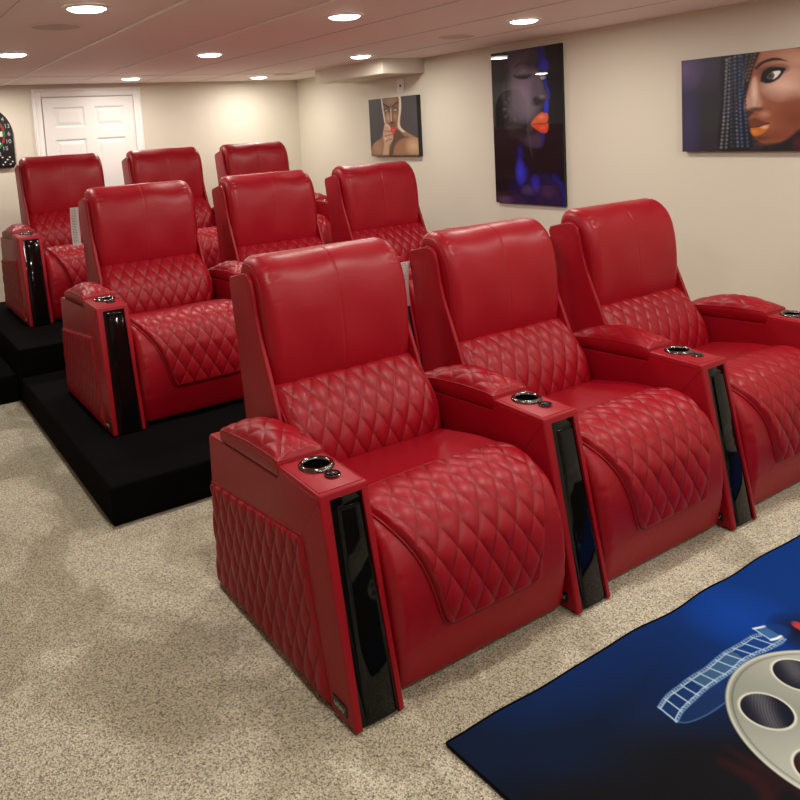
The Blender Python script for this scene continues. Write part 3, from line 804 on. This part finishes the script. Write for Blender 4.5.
# -- braided hair portrait
def draw_braids(a):
    D = (600, 20, 4.0); Cc = (715, 40, 6.67); S = srgb
    a.blob((345, 205), (75, 90), S(112, 88, 140), D, .95, .8); a.blob((350, 420), (60, 220), S(58, 54, 96), D, .9, .7)
    a.blob((400, 190), (110, 120), S(70, 56, 90), D, .6, .8); a.blob((440, 400), (60, 90), S(44, 46, 42), D, .8, .8)
    # skin
    a.poly([(270, 60), (560, 30), (760, 20), (1000, 20), (1000, 500), (760, 560), (567, 590), (500, 640), (430, 680), (330, 690), (262, 650), (236, 610), (232, 575), (215, 540), (232, 500), (258, 470), (212, 468), (192, 438), (214, 350), (232, 260), (250, 180)], S(150, 88, 62), Cc, .008)
    a.blob((420, 100), (220, 90), S(186, 132, 108), Cc, .9, .7)
    a.blob((560, 140), (200, 110), S(214, 172, 152), Cc, .7, .8)
    a.blob((470, 300), (190, 120), S(238, 200, 180), Cc, 1., .6)
    a.blob((600, 250), (200, 160), S(200, 150, 124), Cc, .7, .8)
    a.blob((420, 460), (190, 150), S(148, 84, 58), Cc, .75, .7)
    a.blob((540, 520), (170, 150), S(112, 52, 28), Cc, .9, .7)
    a.blob((400, 640), (170, 60), S(120, 58, 34), Cc, .9, .7)
    a.blob((560, 420), (120, 110), S(136, 70, 44), Cc, .6, .8)
    # nose
    a.poly([(262, 240), (290, 280), (300, 360), (318, 420), (300, 450), (262, 470), (205, 465), (196, 435), (222, 340)], S(196, 150, 128), Cc, .014, .9)
    a.blob((262, 350), (26, 110), S(236, 206, 186), Cc, .9, .7); a.blob((232, 410), (40, 40), S(200, 156, 138), Cc, .8, .7)
    a.blob((268, 462), (60, 18), S(52, 22, 14), Cc, .95, .5); a.blob((330, 400), (40, 60), S(156, 100, 80), Cc, .6, .8)
    a.poly([(212, 470), (262, 478), (232, 510), (205, 540), (190, 500)], S(70, 34, 26), Cc, .01, .9)
    a.blob((330, 495), (50, 30), S(200, 150, 130), Cc, .7, .8)
    # brow, eye
    a.poly([(264, 190), (300, 150), (360, 124), (420, 118), (486, 142), (440, 136), (380, 140), (320, 160), (280, 196)], S(44, 24, 22), Cc, .004)
    a.blob((390, 200), (120, 42), S(44, 58, 54), Cc, .8, .6); a.blob((430, 190), (80, 40), S(120, 70, 50), Cc, .6, .7)
    a.poly([(312, 274), (326, 222), (370, 190), (420, 186), (462, 196), (436, 248), (385, 282), (340, 290)], S(20, 15, 17), Cc, .005)
    a.poly([(346, 252), (362, 226), (392, 210), (438, 206), (418, 240), (384, 262)], S(246, 240, 242), Cc, .003)
    a.blob((368, 240), (30, 30), S(30, 16, 12), Cc, 1, .12); a.blob((360, 228), (4, 4), S(160, 150, 150), Cc, .2, .8)
    a.line([(312, 270), (324, 222), (368, 192), (462, 194)], .016, S(12, 10, 12), Cc, .005)
    # lips
    a.poly([(216, 540), (250, 520), (285, 525), (320, 540), (362, 552), (330, 570), (280, 580), (235, 582)], S(112, 58, 38), Cc, .004)
    a.poly([(236, 586), (290, 578), (362, 556), (345, 600), (300, 632), (262, 640), (240, 620)], S(196, 112, 40), Cc, .004)
    a.blob((330, 580), (34, 16), S(236, 190, 160), Cc, .9, .7); a.blob((262, 612), (30, 18), S(226, 140, 52), Cc, .8, .7)
    a.line([(232, 584), (290, 578), (362, 554)], .005, S(40, 14, 10), Cc, .002)
    a.blob((300, 655), (80, 22), S(70, 34, 24), Cc, .8, .7)
    a.poly([(330, 700), (430, 690), (505, 650), (567, 600), (700, 560), (1000, 500), (1000, 800), (330, 800)], S(24, 18, 22), Cc, .008)
    a.blob((560, 690), (60, 60), S(86, 22, 44), Cc, .8, .8)
    a.blob((330, 692), (90, 20), S(126, 66, 40), Cc, .5, .8)
    a.poly([(480, 48), (560, 20), (800, 0), (1000, 0), (1000, 30), (760, 42), (600, 48)], S(52, 38, 36), Cc, .008)
    # braids
    rnd = random.Random(2)
    a.poly([(60, 60), (290, 60), (255, 190), (228, 290), (200, 400), (190, 470), (225, 560), (240, 740), (30, 740), (40, 400)], S(17, 18, 26), Cc, .012)
    strands = [((80, 120), (42, 730), S(120, 116, 124)), ((100, 110), (75, 730), S(96, 98, 110)), ((88, 130), (62, 500), S(66, 68, 80)), ((125, 105), (112, 720), S(48, 52, 74)), ((135, 100), (155, 720), S(90, 96, 118)), ((165, 95), (185, 720), S(62, 84, 130)), ((180, 100), (222, 720), S(56, 70, 104)), ((215, 90), (170, 420), S(70, 72, 88)), ((250, 85), (205, 260), S(80, 64, 58)), ((275, 80), (215, 280), S(104, 72, 60)), ((150, 100), (128, 720), S(36, 40, 54))]
    for p, q, c in strands:
        n = max(int(math.hypot(q[0]-p[0], q[1]-p[1])/25), 4); bow = rnd.uniform(-8, 8)
        for i in range(n):
            t = (i+.5)/n; x = p[0]+(q[0]-p[0])*t+bow*math.sin(PI*t); y = p[1]+(q[1]-p[1])*t
            f = rnd.uniform(.7, 1.25)
            a.blob((x-2, y), (12, 13), tuple(min(1, k*f*1.35) for k in c), Cc, 1., .7, .5)
            a.blob((x+6, y+12), (9, 8), S(6, 7, 11), Cc, 1., .5)
bw = wall_art('portrait_canvas', .46, 1.290, 1.297, 1.825, 3.222, XR-.001, .0034, srgb(38, 36, 48), draw_braids, M['canvas'], M['canvas_side'])
tag(bw, 'wide portrait canvas of a face beside dark braided hair', 'wall art')

# -- small hand-on-lips portrait
def draw_hand(a):
    E_ = (360, 90, 11.43); S = srgb
    a.poly([(250, 90), (300, 70), (450, 60), (470, 200), (460, 400), (520, 470), (640, 540), (720, 600), (720, 780), (120, 780), (150, 620), (240, 550), (280, 480), (290, 400), (265, 250)], S(150, 112, 86), E_, .008)
    a.poly([(440, 60), (462, 70), (470, 200), (455, 400), (520, 480), (470, 470), (430, 420), (445, 240)], S(220, 205, 190), E_, .006)
    a.line([(245, 110), (262, 230), (285, 370)], .018, S(225, 210, 195), E_, .006)
    a.poly([(270, 90), (430, 76), (438, 220), (420, 360), (400, 450), (370, 500), (330, 440), (300, 340), (272, 200)], S(120, 84, 62), E_, .008)
    a.blob((350, 130), (90, 60), S(160, 124, 96), E_, .8, .7); a.blob((320, 320), (36, 70), S(200, 164, 136), E_, .9, .7); a.blob((405, 310), (34, 60), S(178, 132, 100), E_, .8, .7)
    a.line([(268, 160), (300, 182), (330, 196)], .014, S(40, 26, 22), E_, .004); a.line([(372, 190), (400, 160), (432, 140)], .014, S(40, 26, 22), E_, .004)
    a.blob((300, 228), (38, 26), S(50, 34, 30), E_, .9, .4); a.blob((404, 220), (36, 26), S(60, 42, 38), E_, .9, .4)
    a.blob((300, 236), (17, 10), S(200, 190, 185), E_, 1, .5); a.blob((402, 228), (20, 11), S(230, 226, 222), E_, 1, .5); a.blob((398, 228), (7, 8), S(20, 14, 14), E_, 1, .4)
    a.line([(352, 220), (356, 300), (358, 350)], .012, S(240, 205, 170), E_, .006, .9)
    a.blob((366, 378), (34, 16), S(60, 24, 20), E_, .9, .5)
    a.poly([(350, 440), (385, 425), (415, 440), (405, 485), (375, 500), (355, 480)], S(212, 44, 52), E_, .004); a.blob((380, 458), (16, 8), S(240, 130, 130), E_, .9, .6)
    a.poly([(430, 440), (500, 520), (560, 540), (480, 560), (400, 640), (370, 760), (330, 760), (360, 600), (390, 500)], S(74, 52, 40), E_, .014, .9)
    a.blob((610, 640), (110, 110), S(206, 172, 134), E_, .9, .7); a.blob((200, 660), (60, 100), S(176, 138, 106), E_, .9, .7); a.blob((460, 650), (80, 90), S(160, 108, 74), E_, .7, .8)
    # hand
    a.poly([(285, 385), (320, 390), (350, 430), (345, 470), (372, 500), (378, 560), (350, 610), (330, 640), (325, 760), (262, 760), (275, 620), (262, 520), (272, 440)], S(196, 160, 130), E_, .006)
    a.line([(290, 400), (326, 412), (345, 445)], .014, S(222, 190, 160), E_, .005); a.line([(280, 470), (315, 470), (340, 480)], .006, S(90, 60, 44), E_, .003); a.line([(280, 530), (330, 515), (370, 510)], .006, S(90, 60, 44), E_, .003); a.line([(295, 590), (330, 570), (370, 560)], .006, S(90, 60, 44), E_, .003)
    a.blob((290, 555), (10, 18), S(240, 225, 205), E_, .9, .5)
    a.poly([(120, 560), (240, 540), (150, 620), (130, 700)], S(64, 62, 66), E_, .008)
    a.line([(120, 750), (720, 748)], .012, S(60, 36, 26), E_, .006, .8)
hw_ = wall_art('portrait_canvas', 3.818, 4.545, 1.280, 1.80, 3.212, XR-.001, .0042, srgb(63, 61, 66), draw_hand, M['canvas'], M['canvas_side'])
tag(hw_, 'small square portrait of a face with fingers at red lips below the duct', 'wall art')

# wall plate under the duct
wp = empty('wall_plate', (XR-.0005, 4.09, 1.895), 'small cream wall plate between the boxed duct and the small portrait', 'wall plate')
box('plate', (-.006, -.055, -.058), (0, .055, .058), M['trim'], wp, .003)
V, Fc = lathe([(.0005, 0), (.012, 0), (.012, .004), (.006, .006), (.0005, .006)], 20); cnn = link('connector', mesh([(-.006-z, x, y) for x, y, z in V], Fc), wp, M['chrome']); fix_normals(cnn)

# ------------------------------------------------------------------ dartboard
def dartboard():
    cx, cz = .088, 1.675; yf = YB-.032
    t = empty('dartboard', (cx, YB, cz), 'black electronic dartboard with arched top hung on the cream back wall', 'dartboard')
    def ring(r0, r1, a0, a1, y, n=6):
        V = [];
        for i in range(n+1):
            a = a0+(a1-a0)*i/n; V += [(r0*math.sin(a), y, r0*math.cos(a)), (r1*math.sin(a), y, r1*math.cos(a))]
        return V, [(2*i, 2*i+1, 2*i+3, 2*i+2) for i in range(n)]
    # housing
    out = []
    R = .252
    for i in range(41):
        a = -PI/2+PI*i/40; out.append((R*math.sin(a), R*math.cos(a)))
    out += [(R, -.27), (R-.02, -.30), (-R+.02, -.30), (-R, -.27)]
    bm = bmesh.new(); A = [bm.verts.new((x, 0, z)) for x, z in out]; B = [bm.verts.new((x, -.034, z)) for x, z in out]
    bm.faces.new(A); bm.faces.new(B[::-1])
    for i in range(len(out)): bm.faces.new((A[i], B[i], B[(i+1) % len(out)], A[(i+1) % len(out)]))
    from_bm('housing', bm, M['plastic'], t, .004, 2)
    parts = []; w = 2*PI/20
    for k in range(20):
        a0, a1 = k*w-w/2+.012, k*w+w/2-.012; dk = k % 2 == 0
        for r0, r1, m in ((.022, .092, 0 if dk else 3), (.095, .112, 1 if dk else 2), (.115, .165, 0 if dk else 3), (.168, .186, 1 if dk else 2)):
            V, Fc = ring(r0, r1, a0, a1, -.0375); parts.append((V, Fc, m))
            V2, F2 = ring(r0, r1, a0, a1, -.034); 
    for r, m in ((.018, 2), (.009, 1)):
        V, Fc = ring(.0005, r, 0, 2*PI, -.038-(.001 if m == 1 else 0), 24); parts.append((V, Fc, m))
    link('target', join(parts), t, [M['plastic'], M['dred'], M['dgreen'], M['dcream']], False)
    nums = [20, 1, 18, 4, 13, 6, 10, 15, 2, 17, 3, 19, 7, 16, 8, 11, 14, 9, 12, 5]
    for k, nmb in enumerate(nums):
        a = k*w; cu = bpy.data.curves.new('n', 'FONT'); cu.body = str(nmb); cu.size = .05; cu.align_x = 'CENTER'; cu.align_y = 'CENTER'; cu.extrude = .0006
        o = bpy.data.objects.new('n', cu); C.objects.link(o)
        dg = bpy.context.evaluated_depsgraph_get(); dg.update(); me = bpy.data.meshes.new_from_object(o.evaluated_get(dg))
        bpy.data.objects.remove(o)
        me.transform(Matrix.Translation((.218*math.sin(a), -.0355, .218*math.cos(a))) @ Matrix.Rotation(PI/2, 4, 'X'))
        link('ring_number', me, t, M['digit'], False)
    # display and buttons
    box('score_display', (-.12, -.037, -.262), (.12, -.032, -.215), M['screen'], t, .001)
    for k in range(7):
        for r in range(2):
            x = .135+.017*(k % 6); 
            if k < 6: pass
    for r in range(4):
        for k in range(5):
            x = .140+.02*k; z = -.205-.021*r
            box('button', (x, -.0375, z-.005), (x+.012, -.033, z+.005), M['trim'] if (r+k) % 3 == 0 else M['screen'], t, .001)
            box('button', (-x-.012, -.0375, z-.005), (-x, -.033, z+.005), M['trim'] if (r+k) % 3 == 0 else M['screen'], t, .001)
dartboard()

# ------------------------------------------------------------------ rug
def rug():
    x0, x1, y1, y0 = .170, 2.65, -.155, -1.75
    xs = np.r_[np.arange(x0, 1.80, .0026), np.linspace(1.80, x1, 60)]; ys = np.r_[np.linspace(y0, -.80, 50)[:-1], np.arange(-.80, y1+.0001, .0026)]
    A, B = np.meshgrid(xs, ys, indexing='ij')
    base = ray_to(2, .008, 0, 1)
    art = Art(A, B, base, srgb(9, 26, 52)); S = srgb
    # wash of blue brightening toward the right, black toward the near side
    k = sstep(A, .45, 1.45)[..., None]; art.C = art.C*(1-k)+np.array(S(4, 52, 128))*k
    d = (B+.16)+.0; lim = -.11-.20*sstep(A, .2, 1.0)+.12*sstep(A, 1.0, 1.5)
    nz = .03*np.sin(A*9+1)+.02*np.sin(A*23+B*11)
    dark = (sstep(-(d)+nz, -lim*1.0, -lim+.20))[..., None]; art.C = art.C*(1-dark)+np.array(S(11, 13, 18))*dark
    for c, r, al in (((560, 665), (130, 50), .5), ((700, 600), (70, 40), .45)):
        art.blob(c, r, S(10, 50, 120), (0, 0, 1), al, .7)
    art.blob((735, 615), (60, 35), S(6, 66, 165), (0, 0, 1), .8, .7)
    art.blob((802, 632), (34, 20), S(10, 13, 22), (0, 0, 1), 1, .5)
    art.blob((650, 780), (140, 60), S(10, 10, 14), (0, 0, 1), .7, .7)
    G = (640, 580, 3.81)
    for y in (700, 725, 750, 690): art.line([(310+(y-690)*1.5, y), (400+(y-690)*2, y+40), (480, y+120)], .02, S(46, 14, 18), G, .018, .5)
    for x in (330, 380, 430, 480, 520): art.line([(x, 640+(x-330)*.45), (x+120, 720+(x-330)*.6)], .016, S(46, 16, 20), G, .014, .4)
    # film strip
    Q = (650, 610, 5.333)
    top = [(48, 520), (95, 455), (160, 405), (215, 362), (300, 310), (350, 268), (400, 228), (480, 182), (545, 140), (590, 128)]
    bot = [(140, 595), (170, 540), (220, 490), (300, 418), (370, 372), (440, 325), (490, 280), (560, 240), (630, 210), (720, 155)]
    art.poly(top+bot[::-1], S(24, 66, 128), Q, .003, .35)
    art.poly([(215, 362), (300, 310), (350, 268), (430, 222), (500, 272), (440, 325), (370, 372), (300, 418)], S(74, 112, 140), Q, .003, .5)
    art.poly([(140, 595), (220, 490), (300, 418), (370, 380), (400, 400), (400, 495), (300, 560), (200, 600)], S(22, 50, 100), Q, .003, .55)
    art.line([(140, 595), (200, 600), (300, 560), (400, 495)], .003, S(70, 110, 160), Q, .0015, .8)
    art.line([(720, 155), (700, 180), (600, 230)], .003, S(110, 150, 200), Q, .0015, .8)
    for T_, o in ((top, 1), (bot, -1)):
        art.line(T_, .0085, S(120, 160, 200), Q, .002, .8)
        Tn, _ = catmull(np.array(T_, float), 46)
        for p in Tn[1:-1]: art.blob((p[0], p[1]), (5.2, 5.2), S(12, 36, 84), Q, 1, .25)
        sh = [(x+o*7, y+o*9) for x, y in T_]; art.line(sh, .0022, S(190, 215, 235), Q, .001, .8)
    Tt, _ = catmull(np.array(top, float), 13); Tb, _ = catmull(np.array(bot, float), 13)
    for p, q in zip(Tt[:-1], Tb[:-1]): art.line([tuple(p), tuple(q)], .004, S(170, 200, 225), Q, .0015, .9, False)
    art.poly([(552, 100), (610, 85), (700, 138), (645, 162)], S(60, 110, 160), Q, .003, .8, False)
    art.line([(552, 100), (590, 92), (612, 86)], .007, S(220, 232, 242), Q, .002); art.line([(645, 160), (680, 150), (700, 138)], .008, S(230, 238, 244), Q, .002)
    art.line([(552, 100), (645, 160)], .004, S(170, 200, 225), Q, .0015, .9, False)
    art.poly([(600, 78), (700, 80), (745, 110), (720, 150), (690, 130)], S(16, 60, 130), Q, .01, .6)
    # reel
    rx, ry, R = 1.006, -.710, .288
    D = np.hypot(A-rx, B-ry); ang = np.arctan2(B-ry, A-rx)
    m = 1-sstep(D, R-.002, R+.002); sh = .5+.5*np.sin(ang*2+.6)
    col = np.array(S(172, 174, 160))*(1-.0)+0*sh[..., None]
    silver = np.array(S(136, 142, 132))*(1-sh[..., None])+np.array(S(176, 181, 170))*sh[..., None]
    art.C = art.C*(1-m[..., None])+silver*m[..., None]
    rim = np.exp(-((D-(R-.016))/.0025)**2); art.C = art.C*(1-.55*rim[..., None])+np.array(S(60, 60, 52))*.55*rim[..., None]
    rim = np.exp(-((D-(R-.005))/.003)**2)*m; art.C = art.C*(1-.6*rim[..., None])+np.array(S(214, 215, 200))*.6*rim[..., None]
    for kk in range(6):
        a = math.radians(127+60*kk); hx, hy = rx+.193*math.cos(a), ry+.193*math.sin(a); hr = .064
        d = np.hypot(A-hx, B-hy); e = np.exp(-((d-hr)/.0035)**2); art.C = art.C*(1-.8*e[..., None])+np.array(S(222, 222, 208))*.8*e[..., None]
        mm = (1-sstep(d, hr-.004, hr-.001))[..., None]; inner = np.array(S(16, 16, 22))+0*art.C
        fl = (np.exp(-(((A-hx)*.8-(B-hy)*.6)/.028)**2)*sstep(D, .14, .20)*(.75+.25*np.sin(D*900)))[..., None]
        inner = inner+(np.array(S(120, 120, 124))-inner)*fl*.6
        if kk in (0, 5): inner = inner*.8+np.array(S(14, 30, 70))*.2
        if kk == 1: inner = inner*.7+np.array(S(70, 20, 18))*.3
        art.C = art.C*(1-mm)+inner*mm
    dcen = (1-sstep(D, .05, .054))[..., None]; art.C = art.C*(1-dcen)+np.array(S(40, 40, 38))*dcen
    m2 = (1-sstep(D, .030, .033))[..., None]; art.C = art.C*(1-m2)+np.array(S(190, 190, 178))*m2
    # popcorn-red patch beyond the reel
    art.blob((802, 627), (7, 6), S(190, 60, 50), (0, 0, 1), 1, .3)
    # surface: wavy back edge and a little ripple
    def wave(x): return .0028*np.sin(x*9.2+.4)+.0024*np.sin(x*21+1.1)-.004*sstep(x, .1, 1.7)
    tY = np.clip((B-(y1-.25))/.25, 0, 1); Y = B+wave(A)*tY**2
    tX = np.clip(1-(A-x0)/.2, 0, 1); X = A+.004*np.sin(B*12)*tX+.020*(1-tY)*0
    Z = .0085+.0045*(tY**3)*(.5+.5*np.sin(A*16+.8))+.0008*np.sin(A*14)*np.sin(B*11)
    V = np.stack([X, Y, Z], 2)
    nu, nv = A.shape
    ring = [(i, 0) for i in range(nu)]+[(nu-1, j) for j in range(1, nv)]+[(i, nv-1) for i in range(nu-2, -1, -1)]+[(0, j) for j in range(nv-2, 0, -1)]
    pth = [V[i, j] for i, j in ring][::2]
    tb = tube([(p[0], p[1], p[2]-.001) for p in pth], .0036, 6, True)
    sk = []; n = len(pth)
    vs = [tuple(p) for p in pth]+[(p[0], p[1], .001) for p in pth]; fc = [(i, (i+1) % n, n+(i+1) % n, n+i) for i in range(n)]+[tuple(range(n, 2*n))]
    tbv = tb[0]+[]; ex = (list(tb[0])+vs, tb[1]+[tuple(k+len(tb[0]) for k in f) for f in fc])
    o = paint_mesh('area_rug', V, art, [M['rug'], M['binding']], ex); fix_normals(o)
    tag(o, 'blue and black rug printed with a silver film reel on the carpet before the recliners', 'rug')
rug()

# ------------------------------------------------------------------ camera, world, colour
cd = bpy.data.cameras.new('camera'); co = bpy.data.objects.new('camera', cd); C.objects.link(co)
Mx = Matrix([[CR[0], CU[0], -CF[0], CAM[0]], [CR[1], CU[1], -CF[1], CAM[1]], [CR[2], CU[2], -CF[2], CAM[2]], [0, 0, 0, 1]])
co.matrix_world = Mx
cd.sensor_width = 36; cd.sensor_fit = 'HORIZONTAL'; cd.lens = F/800*36; cd.shift_x = -UX/800; cd.shift_y = UY/800; cd.clip_start = .05
sc.camera = co
w = bpy.data.worlds.new('world'); sc.world = w; w.use_nodes = True
w.node_tree.nodes['Background'].inputs['Color'].default_value = (1, .95, .88, 1); w.node_tree.nodes['Background'].inputs['Strength'].default_value = .02
sc.view_settings.view_transform = 'Standard'; sc.view_settings.look = 'None'; sc.view_settings.exposure = 0.0; sc.view_settings.gamma = 1
